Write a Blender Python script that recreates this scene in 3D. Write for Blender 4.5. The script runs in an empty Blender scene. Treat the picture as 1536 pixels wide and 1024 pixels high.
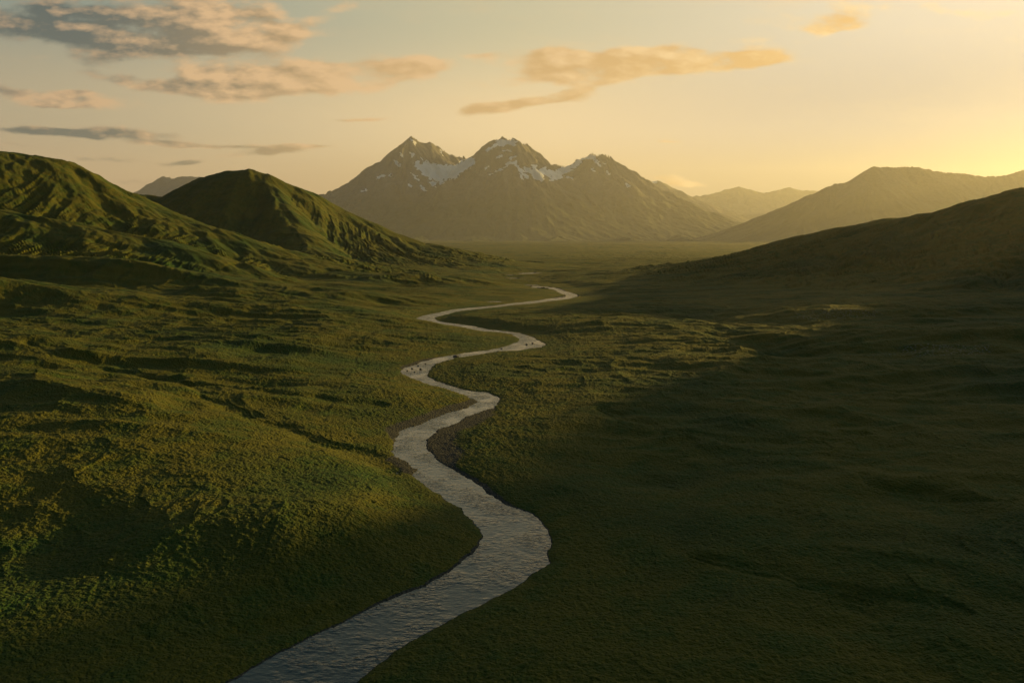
import bpy, math, time
import numpy as np
T0 = time.time()
F32 = np.float32
scene = bpy.context.scene
COL = scene.collection

# ------------------------------------------------------------------ camera
H = 120.0
FPX = 28.0 / 36.0 * 1536
PITCH = math.atan((512 - 362) / FPX)
cam = bpy.data.cameras.new("camera")
cam.lens = 28; cam.sensor_width = 36; cam.sensor_fit = 'HORIZONTAL'
cam.clip_start = 1; cam.clip_end = 200000
camo = bpy.data.objects.new("camera", cam)
COL.objects.link(camo)
camo.location = (0, 0, H)
camo.rotation_euler = (math.pi / 2 - PITCH, 0, 0)
scene.camera = camo
CP, SP = math.cos(PITCH), math.sin(PITCH)

def ray(u, v):
    dx = (u - 768) / FPX; dz = (512 - v) / FPX
    Y = CP + SP * dz
    return dx / Y, (-SP + CP * dz) / Y          # x/y and (z-H)/y

def at_y(u, v, Y):
    a, b = ray(u, v)
    return (a * Y, Y, H + b * Y)

def at_z(u, v, z=0.0):
    a, b = ray(u, v)
    Y = (z - H) / b
    return (a * Y, Y)

def project(x, y, z):
    zz = z - H
    fw = CP * y - SP * zz
    up = SP * y + CP * zz
    fw = np.where(fw < 1, 1, fw)
    return 768 + FPX * x / fw, 512 - FPX * up / fw

# ------------------------------------------------------------------ noise
def _hash(ix, iy, seed):
    h = (ix.astype(np.int64) * 374761393 + iy.astype(np.int64) * 668265263 + seed * 1442695041) & 0xFFFFFFFF
    h = ((h ^ (h >> 13)) * 1274126177) & 0xFFFFFFFF
    return (h ^ (h >> 16)) & 0xFFFFFFFF

_GA = np.linspace(0, 2 * np.pi, 256, endpoint=False)
_GX, _GY = np.cos(_GA).astype(F32), np.sin(_GA).astype(F32)

def perlin(x, y, seed=0):
    x = np.asarray(x, np.float64); y = np.asarray(y, np.float64)
    ix = np.floor(x); iy = np.floor(y)
    fx = (x - ix).astype(F32); fy = (y - iy).astype(F32)
    ix = ix.astype(np.int64); iy = iy.astype(np.int64)
    u = fx * fx * fx * (fx * (fx * 6 - 15) + 10)
    v = fy * fy * fy * (fy * (fy * 6 - 15) + 10)
    def g(dx, dy):
        k = _hash(ix + dx, iy + dy, seed) & 255
        return _GX[k] * (fx - dx) + _GY[k] * (fy - dy)
    a = g(0, 0); b = g(1, 0); c = g(0, 1); d = g(1, 1)
    return ((a + u * (b - a)) * (1 - v) + (c + u * (d - c)) * v) * 1.5

def fbm(x, y, scale, octs=4, seed=0, gain=0.5):
    s = 0; a = 1.0; f = 1.0 / scale
    for o in range(octs):
        s = s + a * perlin(x * f + 13.7 * o, y * f - 7.1 * o, seed + o * 17)
        a *= gain; f *= 2.03
    return s

def ridged(x, y, scale, octs=4, seed=0):
    s = 0; a = 1.0; f = 1.0 / scale
    for o in range(octs):
        s = s + a * (1 - 2 * np.abs(perlin(x * f + 3.7 * o, y * f - 9.1 * o, seed + o * 13)))
        a *= 0.5; f *= 2.03
    return s

def erosion(x, y, gx, gy, scale, octs=4, seed=0, gain=0.42, str_=1.0):
    """gullies that run down the local slope (gx, gy)"""
    m = np.sqrt(gx * gx + gy * gy) + 1e-6
    k = np.minimum(1.0, m / 0.12) * str_
    dx0 = (gy / m * k).astype(F32); dy0 = (-gx / m * k).astype(F32)
    h = np.zeros_like(dx0); hx = np.zeros_like(dx0); hy = np.zeros_like(dx0)
    a = 0.7; f = 1.0
    for o in range(octs):
        px = x / scale * f; py = y / scale * f
        ix = np.floor(px); iy = np.floor(py)
        fx = (px - ix).astype(F32); fy = (py - iy).astype(F32)
        ix = ix.astype(np.int64); iy = iy.astype(np.int64)
        dx = dx0 + hy * 0.6; dy = dy0 - hx * 0.6
        va = np.zeros_like(h); vx = np.zeros_like(h); vy = np.zeros_like(h); wt = np.zeros_like(h)
        for i in (-1, 0, 1):
            for j in (-1, 0, 1):
                k1 = _hash(ix - i, iy - j, seed + 31 * o)
                hx_ = (k1 & 1023).astype(F32) / 1023 * 0.8 + 0.1
                hy_ = ((k1 >> 10) & 1023).astype(F32) / 1023 * 0.8 + 0.1
                ppx = fx + i - hx_; ppy = fy + j - hy_
                w = np.exp(-(ppx * ppx + ppy * ppy) * 3.0)
                mag = (ppx * dx + ppy * dy) * 6.2832
                wt += w; va += np.cos(mag) * w
                sn = -np.sin(mag) * w
                vx += sn * (ppx + dx); vy += sn * (ppy + dy)
        h += va / wt * a; hx += vx / wt * a * f * .5; hy += vy / wt * a * f * .5
        a *= gain; f *= 2.1
    return h

def sstep(a, b, x):
    t = np.clip((x - a) / (b - a), 0, 1)
    return t * t * (3 - 2 * t)

# ------------------------------------------------------------------ polylines
def resample(pts, step):
    """Catmull-Rom through the points, sampled about every `step` metres in plan"""
    P = np.array(pts, float)
    out = [P[0]]
    n = len(P)
    for i in range(n - 1):
        p0 = P[max(i - 1, 0)]; p1 = P[i]; p2 = P[i + 1]; p3 = P[min(i + 2, n - 1)]
        L = np.hypot(*(p2 - p1)[:2]); k = max(1, int(L / step))
        for j in range(1, k + 1):
            t = j / k
            out.append(.5 * ((2 * p1) + (-p0 + p2) * t + (2 * p0 - 5 * p1 + 4 * p2 - p3) * t * t + (-p0 + 3 * p1 - 3 * p2 + p3) * t ** 3))
    return np.array(out)

def nearest(P, x, y):
    """smooth distance to a plan polyline and the smoothly blended height there (no creases where the nearest piece changes)"""
    W = np.zeros(x.shape); Zs = np.zeros(x.shape); Ss = np.zeros(x.shape); arc = 0.0
    for i in range(len(P) - 1):
        ax, ay = P[i][:2]; bx, by = P[i + 1][:2]
        vx, vy = bx - ax, by - ay; L = math.sqrt(vx * vx + vy * vy) + 1e-9
        vx /= L; vy /= L
        s0 = (x - ax) * vx + (y - ay) * vy
        q2 = (-(x - ax) * vy + (y - ay) * vx) ** 2 + 4.0
        q = np.sqrt(q2)
        s1 = -s0; s2 = L - s0
        I = (s2 / (s2 * s2 + q2) - s1 / (s1 * s1 + q2)) / (2 * q2) + (np.arctan(s2 / q) - np.arctan(s1 / q)) / (2 * q2 * q)
        I = np.maximum(I, 1e-18)
        t = np.clip(s0 / L, 0, 1)
        Ss += I * (arc + t * L); arc += L
        W += I; Zs += I * (P[i][2] + t * (P[i + 1][2] - P[i][2]))
    d = (W / (math.pi / 2)) ** (-1 / 3.0)
    return np.maximum(d - 2.0, 0), Zs / W, Ss / W

def smax(a, b, k):
    h = np.clip(0.5 + 0.5 * (a - b) / k, 0, 1)
    return b + (a - b) * h + k * h * (1 - h)

# ------------------------------------------------------------------ river banks traced as plan curves on the water level
LEFT = [(120,1130),(250,1065),(330,1030),(400,990),(447,965),(512,934),(556,912),(596,892),(636,878),(673,858),(704,835),(720,816),(722,798),
        (710,782),(693,764),(673,752),(646,734),(619,713),(625,704),(609,693),(591,684),(590,667),(599,648),(615,640),(632,635),
        (654,626),(687,615),(704,609),(715,604),(710,598),(695,591),(677,585),(646,577),(629,571),(615,566),(605,562),(600,556),
        (609,551),(625,546),(646,539),(674,533),(701,529),(732,525),(752,521),(767,516),(779,511),(775,505),(764,500.5),(742,497.8),(721,496.5),
        (705,493),(690,490),(678,488),(666,486.5),(654,485),(639,482.5),(627,478),(636,473.5),(650,471),(666,468),(685,464),(717,461),
        (746,458),(771,455),(795,452.5),(814,450),(838,446.3),(851,444),(847,440.6),(838,437),(832,434.2),(814,432.5),(800,431)]
RIGHT = [(380,1180),(470,1090),(539,1020),(589,977),(660,939),(697,920),(734,900),(767,885),(790,868),(821,845),(820,830),(829,814),(824,798),(808,777),
         (774,761),(747,751),(727,733),(700,716),(685,707),(669,697),(654,687),(641,673),(638,665),(646,653),(658,644),(681,636),
         (695,628),(712,620),(736,613),(747,607),(750,601),(745,595),(732,589),(712,586.5),(695,584),(677,579),(654,571),(644,567),
         (641,560),(642,555),(648,550),(664,542),(689,536),(717,532),(746,527),(775,525.5),(801,522),(818,518),(812,513),(801,507),
         (787,501.5),(771,498),(756,496.4),(736,494.6),(717,490.8),(705,488.2),(690,486.5),(678,484.8),(664,483),(655,480.5),(651,477.5),(656,474.5),(668,471),(685,466.5),(717,463),
         (746,460),(771,457),(795,454.8),(814,452.4),(844,448.8),(863,445.8),(866,443.5),(857,440.2),(846,437),(838,433),(820,430.5),(800,429.2)]
def bank(pts):
    P = [at_z(u, v) + (0.0,) for u, v in pts]
    return resample(P, 12)[:, :2]
BL, BR = bank(LEFT), bank(RIGHT)
POLY = np.vstack([BL, BR[::-1]])

# far pools: (centre u, v, half-width in px, half-depth in metres)
POOLS = [(770, 417.4, 15, 30), (766, 412.6, 9, 26), (794, 410, 17, 62), (784, 421, 9, 16), (866, 400.2, 12, 55),
         (816, 388, 16, 60), (885, 386.5, 30, 60), (741, 452.6, 9, 9), (801, 427.8, 12, 16), (930, 384, 26, 70)]

def poly_sdf(x, y):
    """negative inside the river"""
    sh = x.shape
    x = x.ravel(); y = y.ravel()
    best = np.full(x.shape, 1e12); inside = np.zeros(x.shape, bool)
    n = len(POLY)
    for i in range(n):
        ax, ay = POLY[i]; bx, by = POLY[(i + 1) % n]
        vx, vy = bx - ax, by - ay; L2 = vx * vx + vy * vy + 1e-9
        t = np.clip(((x - ax) * vx + (y - ay) * vy) / L2, 0, 1)
        d = (x - ax - t * vx) ** 2 + (y - ay - t * vy) ** 2
        np.minimum(best, d, out=best)
        c = (ay > y) != (by > y)
        if c.any():
            inside ^= c & (x < (bx - ax) * (y - ay) / (by - ay + 1e-12) + ax)
    d = np.sqrt(best)
    return np.where(inside, -d, d).reshape(sh)

def river_dist(x, y):
    """signed distance to the river and pools, limited to 900 m"""
    out = np.full(x.shape, 900.0)
    m = (x > -700) & (x < 900) & (y > -100) & (y < 3200)
    if m.any():
        out[m] = np.minimum(poly_sdf(x[m], y[m]), 900)
    out = out - 5.0 * sstep(1150, 1450, y)
    # ragged natural shoreline
    m = np.abs(out) < 40
    if m.any():
        out[m] = out[m] + (perlin(x[m] / 14, y[m] / 14, 77) * 1.8 + perlin(x[m] / 5, y[m] / 5, 78) * 1.1 + perlin(x[m] / 2.2, y[m] / 2.2, 79) * .5) * np.clip(y[m] / 500, .4, 1.2)
    for u, v, hw, hd in POOLS:
        cx, cy = at_z(u, v)
        rx = hw / FPX * cy
        m = (np.abs(x - cx) < rx + 900) & (np.abs(y - cy) < hd + 900)
        if not m.any(): continue
        nx = (x[m] - cx) / rx; ny = (y[m] - cy) / hd
        n = perlin(x[m] / 60, y[m] / 60, 5) * .7 + perlin(x[m] / 22, y[m] / 22, 6) * .35
        e = (np.sqrt(nx * nx + ny * ny) - 1 + n) * min(rx, hd)
        out[m] = np.minimum(out[m], e)
    return out

# ------------------------------------------------------------------ near terrain
def px(*l):
    return [at_y(*p) for p in l]

RIDGES_BIG = [  # name id, crest points, near width, far width, roundness
    (1, px((-520,190,2300),(-300,205,2300),(-120,212,2300),(0,228,2300),(50,235,2320),(100,245,2350),(140,262,2350),(165,279,2350),(190,292,2350),(230,312,2330),(270,329,2300),(330,346,2280),(400,374,2250),(440,390,2200),(500,410,2100)), 620, 700, 50),
    (1, px((-120,300,1850),(60,330,1850),(160,352,1850),(260,372,1830),(360,400,1800)), 330, 300, 40),
    (3, px((-150,285,4300),(60,285,4300),(205,292,4300),(235,295,4300),(262,303,4200),(300,318,4000)), 600, 600, 40),
    (2, px((250,318,3900),(290,284,3800),(312,268,3700),(340,259,3650),(372,256,3600),(400,262,3600),(440,281,3650),(480,295,3700),(520,319,3700),(560,336,3700),(600,353,3700),(640,366,3700),(700,378,3800)), 620, 620, 70),
    (2, px((376,257,3600),(404,276,3480),(420,302,3340),(440,338,3150),(466,372,2950),(510,398,2750)), 330, 330, 40),
    (4, px((1010,401,3350),(1060,394,3200),(1129,382,3000),(1160,371,2950),(1195,359,2850),(1230,352,2750),(1275,341,2650),(1330,329,2550),(1380,325,2450),(1440,313,2350),(1490,297,2250),(1536,282,2200)) + [(1600, 2120, 256), (1730, 2060, 256), (1830, 1990, 281), (1900, 1940, 315), (1975, 1880, 370), (2040, 1812, 390), (2085, 1765, 438), (2120, 1720, 466), (2150, 1500, 480)], 760, 900, 50),  # points out of frame: unseen crest, heights shaped to place the shadow edge
    (5, [(2150, 1500, 480), (2100, 1200, 430), (1800, 700, 340), (1450, 250, 300), (1300, -300, 290), (1250, -900, 280)], 480, 600, 60),  # unseen ridge right of frame, added to shade the right foreground
]
# (crest points, near width, far width): the ground passes through each crest
RIDGES = [
    (px((-250,375,1480),(0,386,1500),(100,386,1500),(200,396,1500),(300,413,1490),(400,430,1480),(520,440,1450)), 70, 190),
    (px((-250,395,1080),(0,419,1100),(60,431,1100),(150,441,1100),(240,454,1100),(320,460,1110),(400,464,1110),(480,470,1110),(560,479,1100)), 62, 210),
    (px((-250,478,720),(0,513,700),(60,527,690),(130,537,680),(170,545,680),(230,552,670),(300,560,650),(400,578,625),(500,583,612),(570,586,605)), 30, 110),
    (px((-250,545,570),(0,566,560),(60,572,545),(100,580,520),(150,598,490),(200,624,460),(260,648,432),(330,668,415),(420,684,402),(500,698,395),(560,716,375)), 70, 45),
    (px((-150,880,260),(0,850,270),(80,832,280),(180,803,288),(290,777,295),(420,768,298),(520,778,300),(590,800,300)), 42, 60),
    (px((1075,488,1130),(1130,478,1120),(1190,469,1110),(1230,465,1100),(1300,464,1095),(1400,463,1090),(1536,458,1080),(1800,440,1050)), 38, 240),
    (px((1180,545,790),(1225,526,800),(1300,508,820),(1360,502,820),(1450,497,815),(1536,492,810),(1800,470,790)), 42, 200),
    (px((850,486,1075),(900,484,1070),(960,487,1050),(1040,497,1000),(1100,508,960)), 55, 160),
    (px((560,414,2000),(600,410,2050),(640,411,2100),(690,418,2100)), 60, 120),
    (px((300,432,1290),(370,436,1290),(440,448,1280),(520,462,1240)), 45, 60),
    (px((1000,575,640),(1120,562,670),(1250,556,680),(1400,560,640),(1600,560,600)), 60, 90),
    (px((980,720,400),(1100,700,415),(1250,690,420),(1400,690,410),(1600,680,400)), 45, 70),
]
GULLIES = [  # stream cuts: pixel path, level, depth, width
    ([(230,575),(300,600),(340,618),(400,638),(460,655),(520,668),(560,678),(592,692)], 2.0, 7.0),
    ([(1285,716),(1340,730),(1400,742),(1460,756),(1536,768),(1650,785)], 1.6, 3.0),
    ([(40,555),(150,568),(300,585),(420,600),(560,604)], 1.5, 6.0),
    ([(880,470),(960,472),(1040,480),(1120,500)], 1.5, 8.0),
    ([(330,942),(400,925),(480,905),(520,893)], 1.2, 3.0),
    ([(900,610),(1000,640),(1150,655),(1300,650)], 1.2, 4.0),
    ([(1050,830),(1180,860),(1300,900),(1450,930)], 1.0, 3.0),
]
GPATH = [resample([at_z(u, v, 6.0) + (0.0,) for u, v in g[0]], 15) for g in GULLIES]

def base_floor(x, y, rd):
    d = np.maximum(rd, 0)
    nf = np.clip(430 / np.maximum(y, 1), .10, 1)
    z = 1.3 * nf * (1 - np.exp(-d / 3.0)) + 2.2 * nf * (1 - np.exp(-d / 60.0)) + 0.010 * np.minimum(d, 500)
    # right-hand meadow rises slowly, left flank rises to the hills
    z = z + 0.035 * np.maximum(x - 220 - 0.15 * y, 0) * np.exp(-np.maximum(y - 900, 0) / 1200) * (x < 1e9)
    z = np.minimum(z, 120)
    z = z + 0.030 * np.clip(-x - 60 - 0.12 * y, 0, 900) * np.exp(-np.maximum(y - 1500, 0) / 1500)
    z = np.where(rd < 0, -1.6 * (1 - np.exp(rd / 3.0)), z)
    return z

def undul(x, y, rd):
    k = sstep(6 + np.clip(y - 600, 0, 1200) * .06, 160 + np.clip(y - 600, 0, 1200) * .1, rd)
    k2 = sstep(2, 40, rd)
    far = 1 - .75 * sstep(1150, 1900, y) * (1 - sstep(350, 900, np.abs(x - 60)))
    k = k * far; k2 = k2 * far
    return k * (fbm(x, y, 420, 2, 11) * 5.0 + ridged(x, y * 0.8, 150, 3, 21) * 2.6 * (0.5 + 0.5 * k)) + k2 * fbm(x, y, 46, 2, 31) * .6 + k * ridged(x * .8, y, 62, 2, 27) * 1.0

BIG = [(i, resample(P, 130), a, b, r) for i, P, a, b, r in RIDGES_BIG]
SM = [(resample(P, 38), a, b) for P, a, b in RIDGES]

def relief(x, y):
    """terrain height before the fine relief, and the id of the hill that forms it"""
    rd = river_dist(x, y)
    z = base_floor(x, y, rd) + undul(x, y, rd)
    ident = np.zeros(x.shape, np.int8); gul = np.zeros(x.shape)
    for i, P, wn, wf, rnd in BIG:
        R = max(wn, wf) * 3.2
        m = (x > P[:, 0].min() - R) & (x < P[:, 0].max() + R) & (y > P[:, 1].min() - R) & (y < P[:, 1].max() + R)
        if not m.any(): continue
        d, zc, sd = nearest(P, x[m], y[m])
        zp = P[:, 0]
        yn = np.interp(x[m], np.sort(P[:, 0]), P[np.argsort(P[:, 0]), 1])
        near = 1 / (1 + np.exp(-(yn - y[m]) / 150))
        w = wn * near + wf * (1 - near)
        dd = np.sqrt(d * d + rnd * rnd) - rnd
        h = (zc + 45) * np.exp(-(dd / w) ** 1.12) - 45
        h = np.where(dd > 3.2 * w, -60, h)
        zz = smax(h, z[m], 1.0 + 17.0 * sstep(5, 120, rd[m]))
        idm = ident[m]; idm[h > z[m] + 4] = i
        # long gullies running straight down from the crest, deepest half-way down the slope
        if i < 5:
            wob = fbm(x[m], y[m], 260, 2, 71 + i) * 22
            env = sstep(20, 240, dd) * sstep(-10, 60, h)
            gg = ridged((sd + wob) / 95, dd / 1400, 1, 61 + i) * 1.0 + ridged((sd + wob * 1.3) / 38, dd / 650, 2, 65 + i) * .20
            gm = gul[m]; own = sstep(-8, 20, h - z[m]); gul[m] = gm * (1 - own) + own * env * gg
        ident[m] = idm; z[m] = zz
    GUL[0] = gul
    return z, ident, rd

GUL = [None]
def near_height(x, y):
    z, ident, rd = relief(x, y)
    z = z - GUL[0] * 8.0
    for k in range(len(SM)):
        P, wn, wf = SM[k]
        R = max(wn, wf) * 5
        m = (x > P[:, 0].min() - R) & (x < P[:, 0].max() + R) & (y > P[:, 1].min() - R) & (y < P[:, 1].max() + R)
        if not m.any(): continue
        if AMP[k] is None:
            A = P[:, 2] - crest_height(P[:, 0], P[:, 1], k)
            AMP[k] = np.clip(A, -25, 60)
        Q = np.column_stack([P[:, 0], P[:, 1], AMP[k]])
        d, A, sd = nearest(Q, x[m], y[m])
        yn = np.interp(x[m], P[np.argsort(P[:, 0]), 0], P[np.argsort(P[:, 0]), 1])
        near = 1 / (1 + np.exp(-(yn - y[m]) / 8))
        w = wn * near + wf * (1 - near)
        g = np.exp(-(np.sqrt(d * d + 36) - 6) ** 1.35 / w ** 1.35)
        z[m] = z[m] + A * g * sstep(3, 45, rd[m])
    for (pp, dep, wid), P in zip(GULLIES, GPATH):
        m = (x > P[:, 0].min() - 60) & (x < P[:, 0].max() + 60) & (y > P[:, 1].min() - 60) & (y < P[:, 1].max() + 60)
        if not m.any(): continue
        wx = x[m] + perlin(x[m] / 25, y[m] / 25, 91) * 7; wy = y[m] + perlin(x[m] / 25, y[m] / 25, 92) * 7
        d, _, _ = nearest(P, wx, wy)
        z[m] = z[m] - dep * np.exp(-(d / wid) ** 2) * sstep(-2, 8, rd[m])
    return z, ident, rd

AMP = [None] * len(SM)
def crest_height(x, y, upto):
    z, ident, rd = relief(x, y)
    for k in range(upto):
        P, wn, wf = SM[k]
        Q = np.column_stack([P[:, 0], P[:, 1], AMP[k]])
        d, A, sd = nearest(Q, x, y)
        yn = np.interp(x, P[np.argsort(P[:, 0]), 0], P[np.argsort(P[:, 0]), 1])
        near = 1 / (1 + np.exp(-(yn - y) / 8))
        w = wn * near + wf * (1 - near)
        z = z + A * np.exp(-(np.sqrt(d * d + 36) - 6) ** 1.35 / w ** 1.35) * sstep(3, 45, rd)
    return z
for k in range(len(SM)):
    P = SM[k][0]
    AMP[k] = np.clip(P[:, 2] - crest_height(P[:, 0], P[:, 1], k), -25, 60)
    print("ridge", k, "amp %.1f..%.1f" % (AMP[k].min(), AMP[k].max()), "z %.0f..%.0f" % (P[:, 2].min(), P[:, 2].max()))

def grad_polar(z, th, r):
    """plan gradient of a height array z[r, th]"""
    dzr = np.gradient(z, r, axis=0)
    dzt = np.gradient(z, th, axis=1) / r[:, None]
    s, c = np.sin(th)[None, :], np.cos(th)[None, :]
    return dzr * s + dzt * c, dzr * c - dzt * s     # theta measured from +y towards +x

def grid_mesh(name, X, Y, Z, mat, mask=None, attrs=None, closed=False):
    nr, nt = X.shape
    idx = np.arange(nr * nt, dtype=np.int32).reshape(nr, nt)
    a = idx[:-1, :-1]; b = idx[:-1, 1:]; c = idx[1:, 1:]; d = idx[1:, :-1]
    F = np.stack([a, d, c, b], -1).reshape(-1, 4)[:, ::1]
    if mask is not None:
        F = F[mask.ravel()]
    if len(F) == 0: return None
    # orientation: theta grows clockwise seen from above, so a, d, c, b must be reversed
    F = F[:, ::-1]
    used = np.zeros(nr * nt, bool); used[F.ravel()] = True
    remap = np.cumsum(used) - 1
    F = remap[F].astype(np.int32)
    co = np.column_stack([X.ravel()[used], Y.ravel()[used], Z.ravel()[used]]).astype(F32)
    me = bpy.data.meshes.new(name)
    me.vertices.add(len(co)); me.vertices.foreach_set("co", co.ravel())
    me.loops.add(F.size); me.loops.foreach_set("vertex_index", F.ravel())
    me.polygons.add(len(F)); me.polygons.foreach_set("loop_start", np.arange(0, F.size, 4, dtype=np.int32))
    me.polygons.foreach_set("loop_total", np.full(len(F), 4, np.int32))
    me.polygons.foreach_set("use_smooth", np.ones(len(F), bool))
    me.update(calc_edges=True)
    if attrs:
        for an, av in attrs.items():
            at = me.attributes.new(an, 'FLOAT', 'POINT')
            at.data.foreach_set("value", av.ravel()[used].astype(F32))
    me.materials.append(mat)
    o = bpy.data.objects.new(name, me); COL.objects.link(o)
    o['kind'] = 'structure'
    return o, used

def set_normals(o, used, N):
    me = o.data
    me.normals_split_custom_set_from_vertices(N.reshape(-1, 3)[used].astype(F32))

def normals(X, Y, Z):
    P = np.stack([X, Y, Z], -1)
    du = np.gradient(P, axis=0); dv = np.gradient(P, axis=1)
    N = np.cross(dv, du)
    N /= np.linalg.norm(N, axis=-1, keepdims=True) + 1e-12
    N[N[..., 2] < 0] *= -1
    return N

# ------------------------------------------------------------------ materials
def nodes_of(mat):
    mat.use_nodes = True
    nt = mat.node_tree; nt.nodes.clear()
    return nt
class NT:
    def __init__(s, nt): s.nt = nt
    def n(s, t, **kw):
        nd = s.nt.nodes.new(t)
        for k, v in kw.items():
            if k.startswith('i_'):
                nd.inputs[k[2:].replace('_', ' ')].default_value = v
            else: setattr(nd, k, v)
        return nd
    def l(s, a, b): s.nt.links.new(a, b)
    def math(s, op, a, b=None, c=None, clamp=False):
        nd = s.nt.nodes.new('ShaderNodeMath'); nd.operation = op; nd.use_clamp = clamp
        for i, v in enumerate((a, b, c)):
            if v is None: continue
            if isinstance(v, (int, float)): nd.inputs[i].default_value = v
            else: s.l(v, nd.inputs[i])
        return nd.outputs[0]
    def vmath(s, op, a, b=None, out=0):
        nd = s.nt.nodes.new('ShaderNodeVectorMath'); nd.operation = op
        for i, v in enumerate((a, b)):
            if v is None: continue
            if isinstance(v, (tuple, list)): nd.inputs[i].default_value = v
            elif isinstance(v, (int, float)): nd.inputs['Scale'].default_value = v
            else: s.l(v, nd.inputs[i])
        return nd.outputs[out]
    def mix(s, f, a, b):
        nd = s.nt.nodes.new('ShaderNodeMix'); nd.data_type = 'RGBA'
        for inp, v in ((nd.inputs[0], f), (nd.inputs[6], a), (nd.inputs[7], b)):
            if isinstance(v, (int, float)): inp.default_value = v
            elif isinstance(v, (tuple, list)): inp.default_value = (*v[:3], 1)
            else: s.l(v, inp)
        return nd.outputs[2]
    def noise(s, vec, scale, detail=4, rough=.55, dim='3D'):
        nd = s.nt.nodes.new('ShaderNodeTexNoise'); nd.noise_dimensions = dim
        nd.inputs['Scale'].default_value = scale; nd.inputs['Detail'].default_value = detail
        nd.inputs['Roughness'].default_value = rough
        s.l(vec, nd.inputs['Vector'])
        return nd.outputs[0]
    def ramp(s, v, a, b):
        nd = s.nt.nodes.new('ShaderNodeMapRange'); nd.interpolation_type = 'SMOOTHSTEP'
        nd.inputs[1].default_value = a; nd.inputs[2].default_value = b
        s.l(v, nd.inputs[0]); return nd.outputs[0]
    def attr(s, name):
        nd = s.nt.nodes.new('ShaderNodeAttribute'); nd.attribute_name = name
        return nd.outputs['Fac']

def principled(g, color, rough=.9, normal=None, **kw):
    p = g.n('ShaderNodeBsdfPrincipled')
    if isinstance(color, tuple): p.inputs['Base Color'].default_value = (*color, 1)
    else: g.l(color, p.inputs['Base Color'])
    if isinstance(rough, (int, float)): p.inputs['Roughness'].default_value = rough
    else: g.l(rough, p.inputs['Roughness'])
    if normal is not None: g.l(normal, p.inputs['Normal'])
    for k, v in kw.items(): p.inputs[k].default_value = v
    out = g.n('ShaderNodeOutputMaterial'); g.l(p.outputs[0], out.inputs[0])
    return p

def mat_ground():
    mat = bpy.data.materials.new("grass_ground"); g = NT(nodes_of(mat))
    pos = g.n('ShaderNodeNewGeometry').outputs['Position']
    n_big = g.noise(pos, 0.006, 4, .6)
    n_mid = g.noise(pos, 0.05, 4, .6)
    n_fine = g.noise(pos, 0.9, 3, .65)
    n_tuft = g.noise(pos, 2.6, 3, .7)
    green = (0.009, 0.041, 0.008); olive = (0.070, 0.073, 0.008); moss = (0.018, 0.057, 0.009); straw = (0.135, 0.115, 0.016)
    c = g.mix(g.ramp(n_big, .30, .56), green, olive)
    c = g.mix(g.math('MULTIPLY', g.ramp(n_mid, .45, .65), .6), c, moss)
    c = g.mix(g.math('MULTIPLY', g.ramp(n_fine, .52, .72), .65), c, straw)
    c = g.mix(g.math('MULTIPLY', g.ramp(n_tuft, .5, .25), .5), c, (0.014, 0.022, 0.005))
    # bare gravel by the river, scree patches
    gr = g.attr('gravel')
    st = g.noise(pos, 1.7, 4, .7)
    gcol = g.mix(g.ramp(st, .4, .65), (0.014, 0.018, 0.018), (0.065, 0.068, 0.066))
    gm = g.ramp(g.math('ADD', gr, g.math('MULTIPLY', g.math('SUBTRACT', n_fine, .5), .9)), .42, .58)
    c = g.mix(gm, c, gcol)
    rk = g.attr('rock')
    vor = g.n('ShaderNodeTexVoronoi'); vor.inputs['Scale'].default_value = .35; g.l(pos, vor.inputs['Vector'])
    rm = g.math('MULTIPLY', g.ramp(vor.outputs['Distance'], .34, .22), g.ramp(g.math('ADD', rk, g.math('MULTIPLY', g.math('SUBTRACT', n_mid, .5), 1.0)), .45, .6))
    c = g.mix(rm, c, (0.13, 0.14, 0.14))
    b1 = g.n('ShaderNodeBump'); b1.inputs['Strength'].default_value = 1.0; b1.inputs['Distance'].default_value = 1.2
    g.l(g.noise(pos, 0.80, 1.5, .6), b1.inputs['Height'])
    b2 = g.n('ShaderNodeBump'); b2.inputs['Strength'].default_value = 1.0; b2.inputs['Distance'].default_value = 1.3
    g.l(g.noise(pos, 0.10, 4, .65), b2.inputs['Height']); g.l(b1.outputs[0], b2.inputs['Normal'])
    principled(g, c, .95, b2.outputs[0], **{'Specular IOR Level': .15})
    return mat

def mat_rockmountain(name, rock, grass, z0, z1):
    mat = bpy.data.materials.new(name); g = NT(nodes_of(mat))
    pos = g.n('ShaderNodeNewGeometry').outputs['Position']
    sep = g.n('ShaderNodeSeparateXYZ'); g.l(pos, sep.inputs[0])
    n = g.noise(pos, 0.0022, 6, .65)
    f = g.ramp(g.math('ADD', sep.outputs[2], g.math('MULTIPLY', g.math('SUBTRACT', n, .5), 900)), z0, z1)
    rk = g.mix(g.ramp(g.noise(pos, 0.0105, 5, .7), .35, .65), tuple(v * .65 for v in rock), rock)
    c = g.mix(f, grass, rk)
    sn = g.attr('snow')
    sm = g.ramp(g.math('ADD', sn, g.math('MULTIPLY', g.math('SUBTRACT', g.noise(pos, 0.0105, 5, .75), .5), .5)), .42, .56)
    c = g.mix(sm, c, (0.80, 0.81, 0.83))
    b = g.n('ShaderNodeBump'); b.inputs['Strength'].default_value = 1; b.inputs['Distance'].default_value = 34
    g.l(g.noise(pos, 0.0075, 6, .7), b.inputs['Height'])
    principled(g, c, .9, b.outputs[0], **{'Specular IOR Level': .2})
    return mat

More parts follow.
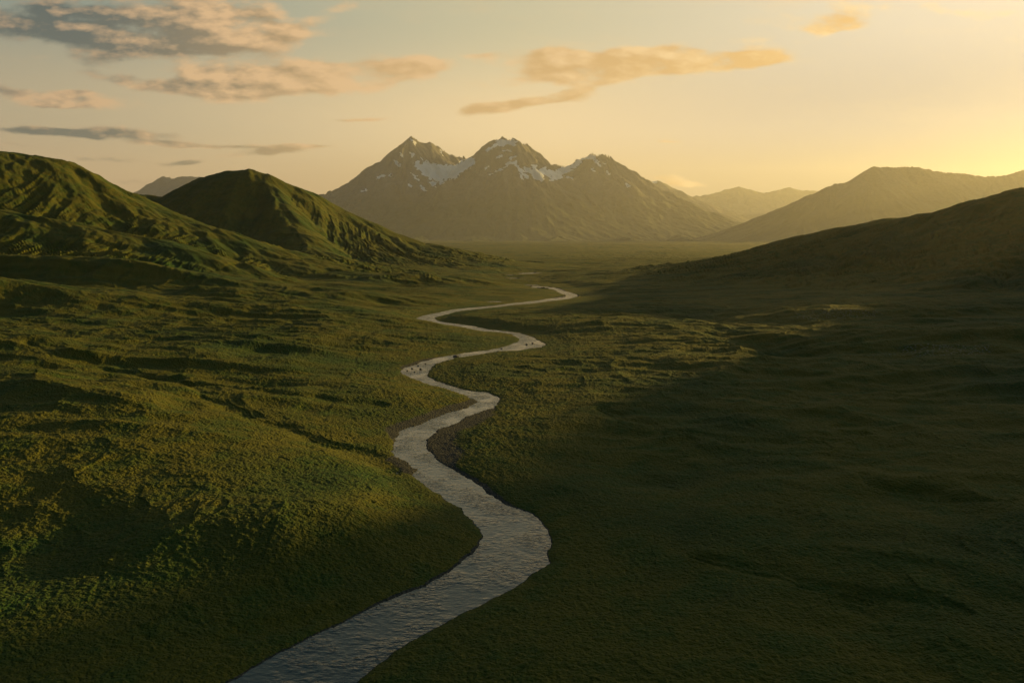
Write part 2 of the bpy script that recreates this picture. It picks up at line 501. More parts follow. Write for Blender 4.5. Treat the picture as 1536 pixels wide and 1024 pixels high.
def mat_water():
    mat = bpy.data.materials.new("river_water"); g = NT(nodes_of(mat))
    pos = g.n('ShaderNodeNewGeometry').outputs['Position']
    b1 = g.n('ShaderNodeBump'); b1.inputs['Strength'].default_value = 1; b1.inputs['Distance'].default_value = .5
    mp = g.n('ShaderNodeMapping'); mp.inputs['Scale'].default_value = (.62, 1, 1); mp.inputs['Rotation'].default_value = (0, 0, .25); g.l(pos, mp.inputs[0])
    patch = g.math('ADD', g.math('MULTIPLY', g.ramp(g.noise(pos, 0.045, 3, .6), .38, .62), .85), .25)
    g.l(g.math('MULTIPLY', g.noise(mp.outputs[0], 0.52, 2.5, .55), patch), b1.inputs['Height'])
    b2 = g.n('ShaderNodeBump'); b2.inputs['Strength'].default_value = .5; b2.inputs['Distance'].default_value = .10
    g.l(g.noise(mp.outputs[0], 1.0, 0, .5), b2.inputs['Height']); g.l(b1.outputs[0], b2.inputs['Normal'])
    principled(g, (0.012, 0.022, 0.022), .11, b2.outputs[0], **{'IOR': 1.43, 'Specular IOR Level': .65})
    return mat

M_ground = mat_ground()
M_water = mat_water()

# ------------------------------------------------------------------ near terrain mesh
D2R = math.pi / 180
QUICK = False
nd = 650 if QUICK else 1300
th = np.concatenate([np.linspace(-180, -60, 40), np.linspace(-60, -38, 60)[1:], np.linspace(-38, 38, nd)[1:], np.linspace(38, 70, 110)[1:], np.linspace(70, 180, 36)[1:]]) * D2R
q = .0068 if QUICK else .0034
r = [8, 20, 40, 60, 80, 100, 115, 128, 138, 145]
rr = 150.0
while rr < 900: r.append(rr); rr *= 1 + q
while rr < 5200: r.append(rr); rr *= 1 + q * .95
while rr < 72000: r.append(rr); rr *= 1.012
r = np.array(r)
R_, T_ = np.meshgrid(r, th, indexing='ij')
X = R_ * np.sin(T_); Y = R_ * np.cos(T_)
print("grid", X.shape, time.time() - T0)
Z, ID, RD = near_height(X, Y)
print("height", time.time() - T0)
gx, gy = grad_polar(Z, th, r)
slope = np.sqrt(gx * gx + gy * gy)
hillness = sstep(.06, .30, slope)
far_fade = np.exp(-np.maximum(R_ - 6000, 0) / 2000)
nearw = sstep(4, 40, RD)
m = (R_ < 7000)
def onm(fn):
    out = np.zeros(X.shape); out[m] = fn(X[m], Y[m]); return out
e1 = np.zeros(X.shape)
e1[m] = erosion(X[m], Y[m], gx[m], gy[m], 210, 5, 3)
Z = Z + e1 * hillness * 8.0 * sstep(1300, 2100, R_) * far_fade
e3 = np.zeros(X.shape)
e3[m] = erosion(X[m], Y[m], gx[m], gy[m], 95, 4, 5, str_=1.0)
Z = Z + e3 * (hillness * (3 * sstep(1500, 2200, R_) + .8) + .4) * far_fade * nearw
print("erosion", time.time() - T0)
e2 = np.zeros(X.shape)
e2[m] = erosion(X[m], Y[m], gx[m], gy[m], 48, 3, 8, str_=.8)
Z = Z + e2 * (hillness * (.5 + .8 * sstep(1500, 2200, R_)) + .2) * nearw * far_fade
# the far plain rolls gently up to the foot of the mountains
fw_ = sstep(2600, 4200, Y) * (1 - sstep(30000, 45000, R_)) * sstep(25, 320, RD)
mf = Y > 2600
roll = np.zeros(X.shape)
roll[mf] = ridged(X[mf] / 2.6, Y[mf], 520, 4, 83) * 5.5 + ridged(X[mf] / 2.2, Y[mf], 1500, 3, 87) * (8.0 * sstep(4500, 8000, Y[mf]) + 22.0 * sstep(8500, 15000, Y[mf])) + 75.0 * sstep(9000, 26000, Y[mf])
Z = Z + roll * fw_ * (ID == 0)
# hummocks and tussocks
Z = Z + sstep(15, 110, RD) * sstep(330, 480, Y) * (1 - sstep(5000, 6800, Y)) * onm(lambda a, b: ridged(a / 4.2 - b * .05, b + a * .12, 62, 2, 43)) * (1.7 + 1.5 * sstep(40, -200, X) + .9 * sstep(80, 260, X))
Z = Z + sstep(10, 60, RD) * sstep(350, 700, R_) * onm(lambda a, b: ridged(a / 3.2 + b * .15, b, 24, 2, 47)) * .55
Z = Z + nearw * onm(lambda a, b: ridged(a, b, 20, 2, 41)) * .15
ts = sstep(.3, 6, RD)
Z = Z + ts * onm(lambda a, b: fbm(a * .8, b, 5.5, 2, 51)) * .17
Z = Z + ts * (R_ < 1400) * onm(lambda a, b: fbm(a * .75, b, 2.1, 2, 61)) * .32
# distant floor stays level
print("relief done", time.time() - T0)

grav = np.zeros(X.shape)
# gravel bars: strips beside given stretches of the river
BARS = [((715,604),(590,655), 'L', 13), ((735,618),(650,690), 'R', 19), ((600,685),(628,708), 'L', 9), ((605,552),(660,537), 'L', 7),
        ((640,690),(760,757), 'R', 3.0), ((560,910),(722,810), 'L', 1.2)]
mm = (RD > -3) & (RD < 30) & (Y > 100) & (Y < 2500)
xs, ys, rds = X[mm], Y[mm], RD[mm]
gv = np.clip(1 - np.abs(rds) / 1.6, 0, 1) * .62
uu, vv = project(xs, ys, np.zeros_like(xs))
dl, _, _ = nearest(np.column_stack([BL, np.zeros(len(BL))]), xs, ys)
dr_, _, _ = nearest(np.column_stack([BR, np.zeros(len(BR))]), xs, ys)
for (u0, v0), (u1, v1), sd_, wd in BARS:
    a = at_z(u0, v0); b = at_z(u1, v1)
    cx, cy = (a[0] + b[0]) / 2, (a[1] + b[1]) / 2; L = math.hypot(a[0] - b[0], a[1] - b[1]) / 2
    tx, ty = (b[0] - a[0]) / (2 * L), (b[1] - a[1]) / (2 * L)
    s_ = ((xs - cx) * tx + (ys - cy) * ty) / L
    win = np.clip(1.25 - np.abs(s_), 0, 1) * 2
    own = (dl < dr_) if sd_ == 'L' else (dr_ < dl)
    gv = np.maximum(gv, np.where(own, np.clip(1.4 - np.maximum(rds, 0) / (wd * np.clip(win, .01, 1)), 0, 1), 0))
gv = np.where(rds < .3, np.maximum(gv, .8), gv)
grav[mm] = gv
grav[RD <= -3] = 1
# the bars lie low and level
flat = np.clip(grav, 0, 1) * (RD > 0)
Z = Z * (1 - flat * .75) + flat * .75 * (.25 + .03 * np.maximum(RD, 0))
Z = Z + (grav > .5) * (R_ < 1500) * 0.0

rock = np.zeros(X.shape)
for (u, v, Yd, rx, ry) in [(1250, 486, 1065, 75, 38), (1410, 530, 745, 62, 30), (1430, 528, 745, 40, 30)]:
    p = at_y(u, v, Yd)
    rock = np.maximum(rock, np.exp(-(((X - p[0]) / rx) ** 2 + ((Y - p[1]) / ry) ** 2)))

N = normals(X, Y, Z)
cid = ID[:-1, :-1]
GROUPS = {"valley_floor": (cid == 0) | (cid == 5), "left_hill": cid == 1, "round_hill": cid == 2, "saddle_hill": cid == 3, "right_hill": cid == 4}  # floor group also holds the unseen ridge added for shade
for nm, mk in GROUPS.items():
    res = grid_mesh(nm, X, Y, Z, M_ground, mk, {"gravel": grav, "rock": rock})
    if res: set_normals(res[0], res[1], N)
print("ground mesh", time.time() - T0)

# ------------------------------------------------------------------ water
def water_mesh():
    mk = (RD < 14)
    q = mk[:-1, :-1] | mk[1:, 1:] | mk[1:, :-1] | mk[:-1, 1:]
    q &= (R_[:-1, :-1] > 100) & (Y[:-1, :-1] > 50)
    # the river and each far pool are connected pieces: river first, pools by plan position
    pool_q = Y[:-1, :-1] > at_z(800, 429)[1] + 12
    res = grid_mesh("river", X, Y, np.zeros_like(Z), M_water, q & ~pool_q)
    res = grid_mesh("pools", X, Y, np.zeros_like(Z), M_water, q & pool_q)
water_mesh()

# ------------------------------------------------------------------ far mountains
def far_mountain(name, ridges, thr, rr0, rr1, nt_, nr_, mat, er_scale, er_amp, fb_amp, snow=None, seed=0, floor=250, S=4.0):
    rr0 *= S; rr1 *= S; er_scale *= S; er_amp *= S; fb_amp *= S; floor *= S
    ridges = [([(p_[0] * S, p_[1] * S, H + (p_[2] - H) * S) for p_ in P], w * S, p) for P, w, p in ridges]
    th = np.linspace(thr[0], thr[1], nt_) * D2R
    r = np.linspace(rr0, rr1, nr_)
    R_, T_ = np.meshgrid(r, th, indexing='ij')
    X = R_ * np.sin(T_); Y = R_ * np.cos(T_)
    Z = np.full(X.shape, -200.0)
    wx = X + fbm(X, Y, 900 * S, 3, seed + 5) * 50 * S; wy = Y + fbm(X, Y, 900 * S, 3, seed + 9) * 50 * S
    for P, w, p in ridges:
        Q = resample(P, 190 * S)
        best = np.full(X.shape, -500.0)
        for i in range(len(Q) - 1):
            ax, ay, az = Q[i]; bx, by, bz = Q[i + 1]
            vx, vy = bx - ax, by - ay; L2 = vx * vx + vy * vy + 1e-9
            t = np.clip(((wx - ax) * vx + (wy - ay) * vy) / L2, 0, 1)
            d = np.sqrt((wx - ax - t * vx) ** 2 + (wy - ay - t * vy) ** 2)
            zc = az + t * (bz - az)
            ww = w * (.35 + .65 * np.clip(zc / az.max() if hasattr(az, 'max') else 1, .2, 1))
            best = np.maximum(best, (zc + floor) * np.exp(-(d / ww) ** p) - floor)
        Z = smax(best, Z, 25)
    gx, gy = grad_polar(Z, th, r)
    sl = np.sqrt(gx ** 2 + gy ** 2)
    k = sstep(.02, .4, sl)
    Z = Z + erosion(X, Y, gx, gy, er_scale, 5, seed + 1) * er_amp * k * np.clip(Z / (820 * S), .25, 1) * (1 - .75 * sstep(.8, .97, Z / Z.max()))
    Z = Z + erosion(X, Y, gx, gy, er_scale * .27, 4, seed + 2) * er_amp * .22 * k
    Z = Z + fbm(X, Y, 255 * S, 5, seed + 3) * fb_amp * np.clip(Z / (820 * S), .15, 1) * (1 - .6 * sstep(.8, .97, Z / Z.max()))
    at = {}
    if snow is not None:
        at['snow'] = snow(X, Y, Z)
    edge = np.minimum(np.minimum(T_ - th[0], th[-1] - T_) / (1.2 * D2R), np.minimum((R_ - r[0]) / 1100, (r[-1] - R_) / 1100))
    Z = np.where(Z > -30, Z, -30)
    Z = Z * sstep(0, 1, edge) - 60 * (1 - sstep(0, 1, edge))
    res = grid_mesh(name, X, Y, Z, mat, Z[:-1, :-1] > -29, at)
    print(name, X.shape, time.time() - T0)
    return res[0]

def blob(u, v, pts):
    """distance-like mask of snow streaks: list of (u0,v0,u1,v1,w) capsules in the traced outline"""
    out = np.full(u.shape, -1.0)
    for (u0, v0, u1, v1, w) in pts:
        vx, vy = u1 - u0, v1 - v0; L2 = vx * vx + vy * vy + 1e-6
        t = np.clip(((u - u0) * vx + (v - v0) * vy) / L2, 0, 1)
        d = np.sqrt((u - u0 - t * vx) ** 2 + (v - v0 - t * vy) ** 2)
        out = np.maximum(out, 1 - d / w)
    return out
SNOW = [(625,246,645,266,4),(640,250,660,262,8),(655,254,682,256,8),(650,262,662,270,6),(665,264,684,262,5),(684,254,706,244,6),(676,264,700,250,4),(690,244,708,239,2.5),
        (617,260,628,270,1.6),(632,280,639,285,1.6),(568,266,575,263,2.0),(542,288,550,284,1.6),(594,242,598,248,1.8),(613,278,618,280,2.0),(616,230,620,234,1.5),(650,277,653,278,2),
        (648,274,652,278,3),(616,209,624,217,1.3),(600,228,603,234,1.2),(658,226,664,231,1.2),(585,262,588,264,1.4),(632,238,640,246,1.2),
        (748,214,772,214,4.5),(742,219,752,216,3),(730,226,742,220,2.2),(745,238,752,233,2),(755,226,765,226,1.2),(760,246,772,244,2.6),(728,252,734,249,1.3),(735,261,748,256,1.0),(750,255,762,250,1.2),
        (765,238,772,236,1.4),(772,248,778,252,2),(776,250,790,266,2),(790,254,812,268,4.5),(800,250,812,262,3),(815,258,838,264,6),(826,270,832,266,2),(838,262,846,254,6),(846,256,858,250,5),(858,250,870,241,4),
        (868,240,888,235,3),(888,236,900,248,2.4),(850,264,858,268,1.8),(888,254,896,258,1.4),(908,256,916,262,1.2),(941,276,945,280,1.2),(905,243,908,246,1.0),(780,262,786,268,1.5),(700,243,706,240,2)]
def snow_massif(X, Y, Z):
    u, v = project(X, Y, Z)
    u = u + perlin(X / 290, Z / 181, 13) * 3.2 + perlin(X / 109, Z / 73, 14) * 1.6
    v = v + perlin(X / 290, Z / 181, 15) * 2.4 + perlin(X / 109, Z / 73, 16) * 1.4
    s = blob(u, v, SNOW)
    n = perlin(X / 164, Z / 109, 3) * 1.2
    return np.clip(.5 + (s * 1.2) + n * .5 - .05, 0, 1)

ROCKM = mat_rockmountain("massif_rock", (0.115, 0.11, 0.10), (0.034, 0.052, 0.015), 1300, 3090)
ROCKF = mat_rockmountain("far_rock", (0.10, 0.10, 0.09), (0.045, 0.055, 0.02), 900, 2400)

main = px((470,296,10200),(500,290,10300),(520,284,10400),(545,272,10500),(560,261,10600),(580,241,10700),(600,218,10750),(617,205,10800),(632,213,10850),(647,215,10900),(660,225,11000),(675,233,11100),(692,238,11150),(706,239,11000),
          (718,231,10700),(732,221,10400),(745,212,10150),(754,205.5,10050),(768,207,10000),(780,217,10050),(788,221,10150),(797,234,10300),(806,246,10500),(815,252,10700),(835,250.5,10800),(852,249,10700),(868,242,10500),(888,230.5,10300),(895,233.5,10250),
          (902,230.5,10200),(915,236,10150),(930,248,10100),(945,261,10000),(958,276,9950),(975,291,9900),(1000,308,9800),(1030,326,9600),(1070,344,9300),(1120,362,8900))
MASS = [
    (main, 1650, 1.0),
    (px((617,206,10800),(606,240,10350),(596,275,9900),(610,315,9300),(640,350,8600)), 900, 1.05),
    (px((617,206,10800),(640,236,10600),(655,246,10500)), 500, 1.1),
    (px((580,243,10700),(560,285,10000),(560,320,9300)), 800, 1.05),
    (px((754,206,10050),(728,238,9850),(700,258,9600),(668,278,9300),(645,310,8800),(660,345,8250)), 900, 1.05),
    (px((768,208,10000),(770,250,9600),(790,300,9000),(840,340,8400),(900,368,7900)), 1000, 1.05),
    (px((895,234,10250),(872,262,9900),(850,285,9500),(870,320,8900),(930,352,8300)), 900, 1.05),
    (px((905,232,10200),(930,270,9700),(965,305,9200),(1010,340,8700),(1060,368,8200)), 1000, 1.05),
]
for u0, u1 in ((640, 600), (735, 700), (850, 812), (930, 955), (1010, 1060)):
    MASS.append((px((u0, 350, 8300), ((u0 + u1) / 2, 359, 6900), (u1, 366, 5700)), 900, 1.1))
far_mountain("snowy_mountain", MASS, (-16, 19), 4300, 13200, 900, 760, ROCKM, 620, 78, 36, snow_massif, 100)
far_mountain("right_mountain", [
    (px((1010,379,6700),(1060,372,6700),(1100,362,6750),(1128,349,6800),(1142,339,6850),(1160,332,6900),(1190,308,6950),(1215,292,7000),(1240,280,7000),(1272,271,7000),(1292,264,7000),(1308,250,7000),(1335,249,7050),(1362,250,7100),(1400,256,7150),(1450,262,7200),(1482,265,7200),(1510,263,7200),(1540,255,7200),(1650,245,7200),(1900,265,7000)), 1150, 1.1),
    (px((1312,252,7000),(1290,300,6600),(1240,345,6200)), 700, 1.1),
    (px((1500,264,7200),(1470,310,6500),(1420,345,6000)), 700, 1.1),
], (8, 50), 4900, 9600, 620, 300, ROCKF, 420, 40, 14, lambda X, Y, Z: X * 0, 200)
far_mountain("shoulder_mountain", [
    (px((880,310,13200),(930,284,13200),(955,272,13200),(972,271,13200),(988,271,13200),(1002,278,13200),(1020,290,13200),(1045,313,13200),(1070,325,13200),(1110,337,13200),(1160,350,13200)), 2000, 1.05),
], (1, 22), 11000, 16000, 320, 200, ROCKF, 600, 45, 30, lambda X, Y, Z: blob(*project(X, Y, Z), [(966,275,984,273,2.2),(971,280,975,281,2)]) * 1.2 + .5, 300)
far_mountain("hazy_range", [
    (px((900,305,20000),(1020,296,20000),(1050,293,20000),(1080,289,20000),(1088,284,20000),(1110,280,20000),(1128,284,20000),(1145,290,20000),(1160,286,20000),(1185,280,20000),(1200,285,20000),(1240,288,20000),(1320,300,20000),(1420,300,20000)), 2600, 1.05),
    (px((980,330,16500),(1060,318,16500),(1130,322,16500),(1220,310,16500)), 1500, 1.05),
], (5, 36), 14500, 23000, 420, 200, ROCKF, 900, 50, 40, lambda X, Y, Z: X * 0, 400, S=3.2)
far_mountain("left_far_mountain", [
    (px((60,330,14000),(150,312,14000),(190,298,14000),(208,290,14000),(228,279,14000),(250,264.5,14000),(264,268,14000),(280,264.5,14000),(297,264.5,14000),(308,269,14000),(330,280,14000),(400,292,14000),(480,310,14000)), 1900, 1.05),
], (-36, -10), 11500, 17000, 420, 200, ROCKF, 600, 45, 30, lambda X, Y, Z: X * 0, 500)

# ------------------------------------------------------------------ boulders standing in the river
M_stone = bpy.data.materials.new("stone")
g = NT(nodes_of(M_stone))
tc = g.n('ShaderNodeTexCoord').outputs['Object']
bmp = g.n('ShaderNodeBump'); bmp.inputs['Distance'].default_value = .1; g.l(g.noise(tc, 2, 5, .6), bmp.inputs['Height'])
principled(g, g.mix(g.ramp(g.noise(tc, 1.5, 4), .4, .6), (.035, .035, .033), (.11, .105, .095)), .85, bmp.outputs[0])
import bmesh
def boulder(x, y, rad, seed, label, group):
    bm = bmesh.new(); bmesh.ops.create_icosphere(bm, subdivisions=3, radius=1)
    rs = np.random.RandomState(seed); off = rs.rand(3) * 50; sx, sy, sz = 1 + rs.rand() * .5, .7 + rs.rand() * .4, .6 + rs.rand() * .25
    for v in bm.verts:
        c = v.co.copy()
        n = float(perlin(np.array([c.x * 1.3 + off[0] + c.z]), np.array([c.y * 1.3 + off[1] - c.z * .7]), 7)[0]) * .35 + \
            float(perlin(np.array([c.x * 3 + off[2] + c.z * 2]), np.array([c.y * 3 + off[0]]), 9)[0]) * .12
        v.co = c * (1 + n)
        v.co.x *= sx * rad; v.co.y *= sy * rad; v.co.z = v.co.z * sz * rad
    me = bpy.data.meshes.new("boulder"); bm.to_mesh(me); bm.free()
    me.materials.append(M_stone)
    o = bpy.data.objects.new("boulder", me); COL.objects.link(o)
    o.location = (x, y, rad * .12)
    o['label'] = label; o['category'] = 'boulder'
    if group: o['group'] = group
    return o
bx, by = at_z(684, 535)
boulder(bx, by, 2.6, 1, "large dark boulder standing alone in the pale narrow river stretch between two bends", "boulders in the river")

for k_, (u_, v_, r_) in enumerate([(618, 553, 1.0), (627, 549, .8), (631, 554, 1.1), (622, 558, .7), (638, 546, .9), (611, 556, .8), (752, 523, .9), (790, 517, 1.2), (799, 515, .9)]):
    bx, by = at_z(u_, v_)
    if k_ < 6: boulder(bx, by, r_, 10 + k_, "small dark stone breaking the water in the left hand bend below the lone boulder", "stones in the shallow left hand bend")
    else: boulder(bx, by, r_ * 1.3, 10 + k_, "small dark stone in the pale right hand bend upstream of the lone boulder", "stones in the pale right hand bend")

# ------------------------------------------------------------------ sun, sky
SUN_AZ = 55 * D2R; SUN_EL = 8.8 * D2R
sd = (math.sin(SUN_AZ) * math.cos(SUN_EL), math.cos(SUN_AZ) * math.cos(SUN_EL), math.sin(SUN_EL))
sl = bpy.data.lights.new("sun", 'SUN'); sl.energy = 5.0; sl.angle = math.radians(.5); sl.color = (1.0, .64, .14)
so = bpy.data.objects.new("sun", sl); COL.objects.link(so)
import mathutils
so.rotation_euler = mathutils.Vector((-sd[0], -sd[1], -sd[2])).to_track_quat('-Z', 'Y').to_euler()
so.location = (3000, 2000, 1500)

w = bpy.data.worlds.new("World"); scene.world = w; w.use_nodes = True
wt = w.node_tree; wt.nodes.clear(); g = NT(wt)
sky = g.n('ShaderNodeTexSky'); sky.sky_type = 'NISHITA'; sky.sun_disc = False
sky.sun_elevation = SUN_EL; sky.sun_rotation = SUN_AZ
sky.altitude = 200; sky.air_density = 1.0; sky.dust_density = 2.0; sky.ozone_density = 1.0
bg = g.n('ShaderNodeBackground'); bg.inputs[1].default_value = .0015
g.l(sky.outputs[0], bg.inputs[0])
def lin(c, k=1.0):
    return tuple(k * ((v / 255 / 12.92) if v / 255 <= .04045 else ((v / 255 + .055) / 1.055) ** 2.4) for v in c)
dirv = g.n('ShaderNodeTexCoord').outputs['Generated']
sp = g.n('ShaderNodeSeparateXYZ'); g.l(dirv, sp.inputs[0])
elev = g.math('MULTIPLY', g.math('ARCSINE', sp.outputs[2]), 2 / math.pi)       # 0 horizon .. 1 zenith
def eramp(stops):
    r_ = g.n('ShaderNodeValToRGB'); cr = r_.color_ramp; cr.interpolation = 'EASE'
    while len(cr.elements) < len(stops): cr.elements.new(.5)
    for e, (p, c) in zip(cr.elements, stops):
        e.position = p; e.color = (*lin(c), 1)
    g.l(elev, r_.inputs[0]); return r_.outputs[0]
D9 = 1 / 90
r_left = eramp([(0, (196,160,112)), (3*D9, (205,168,120)), (8*D9, (186,166,126)), (15*D9, (130,142,124)), (23*D9, (70,112,108)), (45*D9, (50,92,102)), (1, (40,76,88))])
r_mid = eramp([(0, (220,176,108)), (3*D9, (226,184,118)), (8*D9, (246,210,150)), (15*D9, (202,188,144)), (23*D9, (156,160,134)), (45*D9, (56,94,102)), (1, (40,76,88))])
r_sun = eramp([(0, (70,76,76)), (3*D9, (88,96,100)), (8*D9, (146,146,144)), (15*D9, (218,202,174)), (23*D9, (232,214,178)), (45*D9, (80,104,106)), (1, (40,76,88))])
r_back = eramp([(0, (60,68,66)), (8*D9, (64,76,76)), (23*D9, (50,68,74)), (45*D9, (36,56,64)), (1, (40,76,88))])
# azimuth away from the sun
hl = g.math('SQRT', g.math('ADD', g.math('ADD', g.math('MULTIPLY', sp.outputs[0], sp.outputs[0]), g.math('MULTIPLY', sp.outputs[1], sp.outputs[1])), 1e-6))
ca = g.math('DIVIDE', g.math('ADD', g.math('MULTIPLY', sp.outputs[0], math.sin(SUN_AZ)), g.math('MULTIPLY', sp.outputs[1], math.cos(SUN_AZ))), hl)
az = g.math('MULTIPLY', g.math('ARCCOSINE', g.math('MINIMUM', g.math('MAXIMUM', ca, -1.0), 1.0)), 180 / math.pi)
skyc = g.mix(g.ramp(az, 22, 58), r_sun, r_mid)
skyc = g.mix(g.ramp(az, 50, 92), skyc, r_left)
skyc = g.mix(g.ramp(az, 92, 150), skyc, r_back)
# clouds: streaks placed by direction (a = x/y, b = z/y), torn by noise
yp = g.math('MAXIMUM', sp.outputs[1], .05)
ca_ = g.math('DIVIDE', sp.outputs[0], yp); cb_ = g.math('DIVIDE', sp.outputs[2], yp)
cmb = g.n('ShaderNodeCombineXYZ'); g.l(ca_, cmb.inputs[0]); g.l(cb_, cmb.inputs[1])
def skynoise(vec, sx, sy, det, rough=.6, off=0):
    mp = g.n('ShaderNodeMapping'); mp.inputs['Scale'].default_value = (sx, sy, 1); mp.inputs['Location'].default_value = (off, off * .7, off)
    g.l(vec, mp.inputs[0]); return g.noise(mp.outputs[0], 1.0, det, rough)
wv = g.math('MULTIPLY', g.math('SUBTRACT', skynoise(cmb.outputs[0], 9, 18, 3, .6, 4), .5), .016)
wu = g.math('MULTIPLY', g.math('SUBTRACT', skynoise(cmb.outputs[0], 7, 14, 3, .6, 9), .5), .06)
cu = g.math('ADD', ca_, wu); cv = g.math('ADD', cb_, wv)
# u, v, half width, half height, tilt (deg, + = right end up), strength, darkness
CL = [(45,40,110,26,-8,1.0,.95),(150,40,80,22,-10,.8,.9),(215,42,120,26,-4,1.0,.75),(330,22,110,26,-8,1.1,.15),(390,48,60,14,-6,.9,.1),(300,68,80,12,-5,1.0,.95),(230,66,60,8,-8,.6,.9),
      (200,122,75,11,-8,1.0,.55),(330,112,60,16,-5,1.0,.25),(340,138,100,14,-4,1.0,.3),(470,110,95,17,0,1.1,.3),(520,118,90,16,2,1.0,.15),(590,106,70,12,3,1.05,.15),(650,100,45,9,4,.65,.1),(410,128,50,12,0,.8,.2),
      (15,136,38,9,-4,1.0,1),(115,148,62,11,-5,1.05,.15),(85,160,30,4,0,.6,.3),(115,137,20,4,0,.7,.7),
      (50,196,70,4.5,-4,.85,1),(115,203,40,3.5,-10,.6,1),(205,202,68,6.5,-3,1.0,.75),(255,216,60,4,-4,.65,.7),(330,218,80,3,-2,.6,.6),(395,229,55,6,3,.9,.8),(150,239,52,5,0,.85,.85),(265,244,26,3.5,2,.7,.8),(470,220,35,2.5,0,.55,.6),(20,217,25,4,0,.5,.6),(190,272,60,7,-4,.55,.5),
      (820,92,55,14,0,.9,.5),(850,82,55,9,0,.7,.4),(835,115,70,11,6,.9,.35),(940,103,110,12,4,1.2,.75),(1040,95,90,11,4,1.2,.7),(1125,90,60,9,2,1.2,.85),(940,82,60,8,6,.6,.3),(1010,78,40,7,2,.7,.5),(780,157,90,6.5,8,1.05,.85),(850,140,40,5,12,.85,.6),(900,122,60,6,8,.55,.3),
      (1268,33,52,10,0,1.15,.9),(1235,42,30,6,4,.7,.6),(1170,32,110,14,10,.42,.1),(1400,14,140,12,-3,.45,.1),(1120,60,70,8,5,.45,.3),(1350,50,120,8,4,.3,.1),
      (1008,214,22,1.6,0,.75,.8),(1030,276,50,4,0,.7,.5),(985,266,50,4,-2,.5,.5),(1395,145,22,3,0,.5,.6),(520,8,35,6,0,.6,.2),(725,82,30,4,0,.5,.2),(545,180,40,2,0,.5,.4)]
tot = None; dk = None
for (u, v, hw, hh, tilt, st, dark) in CL:
    if hh < 8: st = st * 1.3
    a0, b0 = ray(u, v); rx = hw / FPX * 1.05; ry = hh / FPX * 1.15
    c_, s_ = math.cos(math.radians(tilt)), math.sin(math.radians(tilt))
    # e = ((a-a0)c + (b-b0)s)/rx ; f = (-(a-a0)s + (b-b0)c)/ry
    e = g.math('MULTIPLY_ADD', cu, c_ / rx, g.math('MULTIPLY_ADD', cv, s_ / rx, -(a0 * c_ + b0 * s_) / rx))
    f = g.math('MULTIPLY_ADD', cu, -s_ / ry, g.math('MULTIPLY_ADD', cv, c_ / ry, (a0 * s_ - b0 * c_) / ry))
    q2 = g.math('MULTIPLY_ADD', e, e, g.math('MULTIPLY', f, f))
    wgt = g.math('MULTIPLY', g.math('EXPONENT', g.math('MULTIPLY', q2, -.9)), st)
    tot = wgt if tot is None else g.math('ADD', tot, wgt)
    dd = g.math('MULTIPLY', wgt, dark)
    dk = dd if dk is None else g.math('ADD', dk, dd)
nz = skynoise(cmb.outputs[0], 13, 30, 6, .58, 21)
nz2 = skynoise(g.vmath('ADD', cmb.outputs[0], (.012, .006, 0)), 13, 30, 6, .58, 21)
dens = g.math('ADD', g.math('MINIMUM', tot, 1.15), g.math('MULTIPLY', g.math('SUBTRACT', nz, .5), 3.3))
front = g.ramp(sp.outputs[1], .1, .25)
cov = g.math('MULTIPLY', g.math('MULTIPLY', g.ramp(dens, .31, 1.08), g.ramp(tot, .04, .35)), front)
darkness = g.math('DIVIDE', dk, g.math('ADD', tot, .02))
lit = g.math('MULTIPLY', g.math('SUBTRACT', nz, nz2), 4.5)
sh = g.math('ADD', darkness, g.math('MULTIPLY', lit, -1.0))
sh = g.math('ADD', sh, g.math('MULTIPLY', g.math('SUBTRACT', cov, .6), .35), clamp=True)
c_lit = g.mix(g.ramp(az, 28, 70), lin((250,205,135)), lin((236,186,126)))
c_lit = g.mix(g.ramp(az, 70, 95), c_lit, lin((212,168,120)))
c_shd = g.mix(g.ramp(az, 25, 60), lin((228,170,88)), lin((205,158,96)))
c_shd = g.mix(g.ramp(az, 60, 84), c_shd, lin((66,84,82)))
cc = g.mix(sh, c_lit, c_shd)
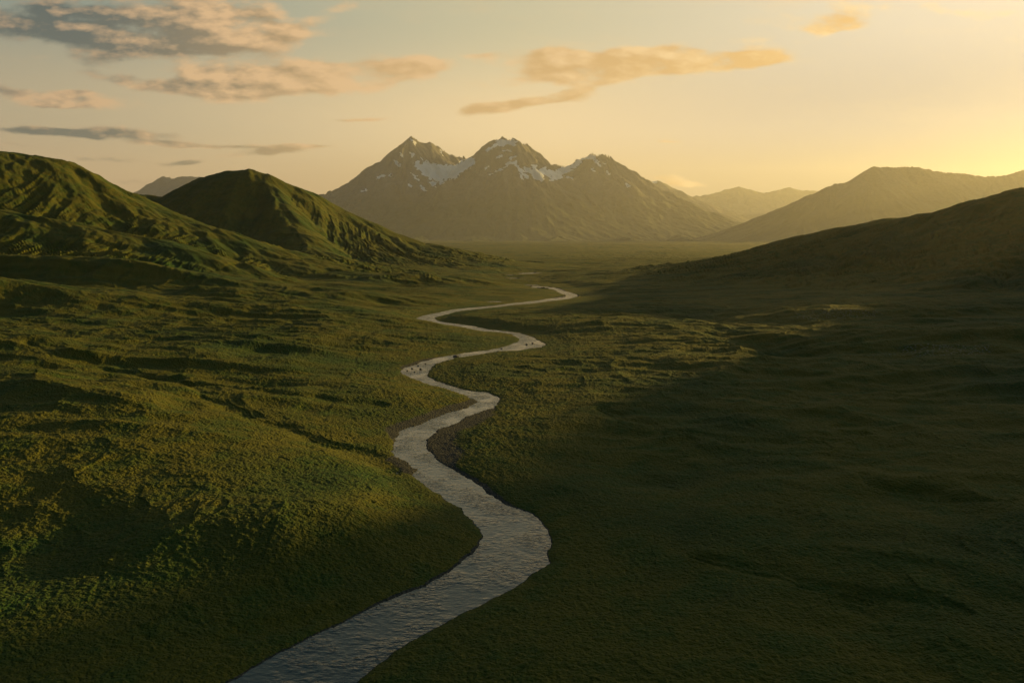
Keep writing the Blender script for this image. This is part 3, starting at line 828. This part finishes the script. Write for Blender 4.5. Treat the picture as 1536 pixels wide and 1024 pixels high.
wisp = g.math('MULTIPLY', g.ramp(skynoise(cmb.outputs[0], 5, 21, 7, .66, 33), .50, .80), g.math('MULTIPLY', g.ramp(cb_, .10, .24), front))
skyc = g.mix(g.math('MULTIPLY', wisp, .38), skyc, c_lit)
skyc = g.mix(g.math('MULTIPLY', cov, .90), skyc, cc)
bg2 = g.n('ShaderNodeBackground'); bg2.inputs[1].default_value = .45; g.l(g.vmath('MULTIPLY', skyc, (0.97, 1.05, 1.26)), bg2.inputs[0])
ad = g.n('ShaderNodeAddShader'); g.l(bg.outputs[0], ad.inputs[0]); g.l(bg2.outputs[0], ad.inputs[1])
wo = g.n('ShaderNodeOutputWorld'); g.l(ad.outputs[0], wo.inputs[0])
w.cycles.sampling_method = 'MANUAL'; w.cycles.sample_map_resolution = 512

# ------------------------------------------------------------------ haze
def haze():
    me = bpy.data.meshes.new("haze")
    a = 75000; z0 = -150; z1 = 6800
    v = [(-a, -a, z0), (a, -a, z0), (a, a, z0), (-a, a, z0), (-a, -a, z1), (a, -a, z1), (a, a, z1), (-a, a, z1)]
    f = [(0, 3, 2, 1), (4, 5, 6, 7), (0, 1, 5, 4), (1, 2, 6, 5), (2, 3, 7, 6), (3, 0, 4, 7)]
    me.from_pydata(v, [], f); me.update()
    m = bpy.data.materials.new("haze_air"); g = NT(nodes_of(m))
    pv = g.n('ShaderNodeVolumePrincipled')
    pv.inputs['Color'].default_value = (.80, .84, 1.0, 1); pv.inputs['Density'].default_value = 0.78e-5
    pv.inputs['Anisotropy'].default_value = .53
    out = g.n('ShaderNodeOutputMaterial'); g.l(pv.outputs[0], out.inputs['Volume'])
    me.materials.append(m)
    o = bpy.data.objects.new("haze", me); COL.objects.link(o); o['kind'] = 'stuff'
haze()

scene.view_settings.view_transform = 'Standard'; scene.view_settings.look = 'None'
scene.view_settings.exposure = 1.1; scene.view_settings.gamma = 1
scene.cycles.max_bounces = 4; scene.cycles.diffuse_bounces = 2; scene.cycles.volume_bounces = 0
scene.cycles.use_denoising = True
print("script", time.time() - T0)
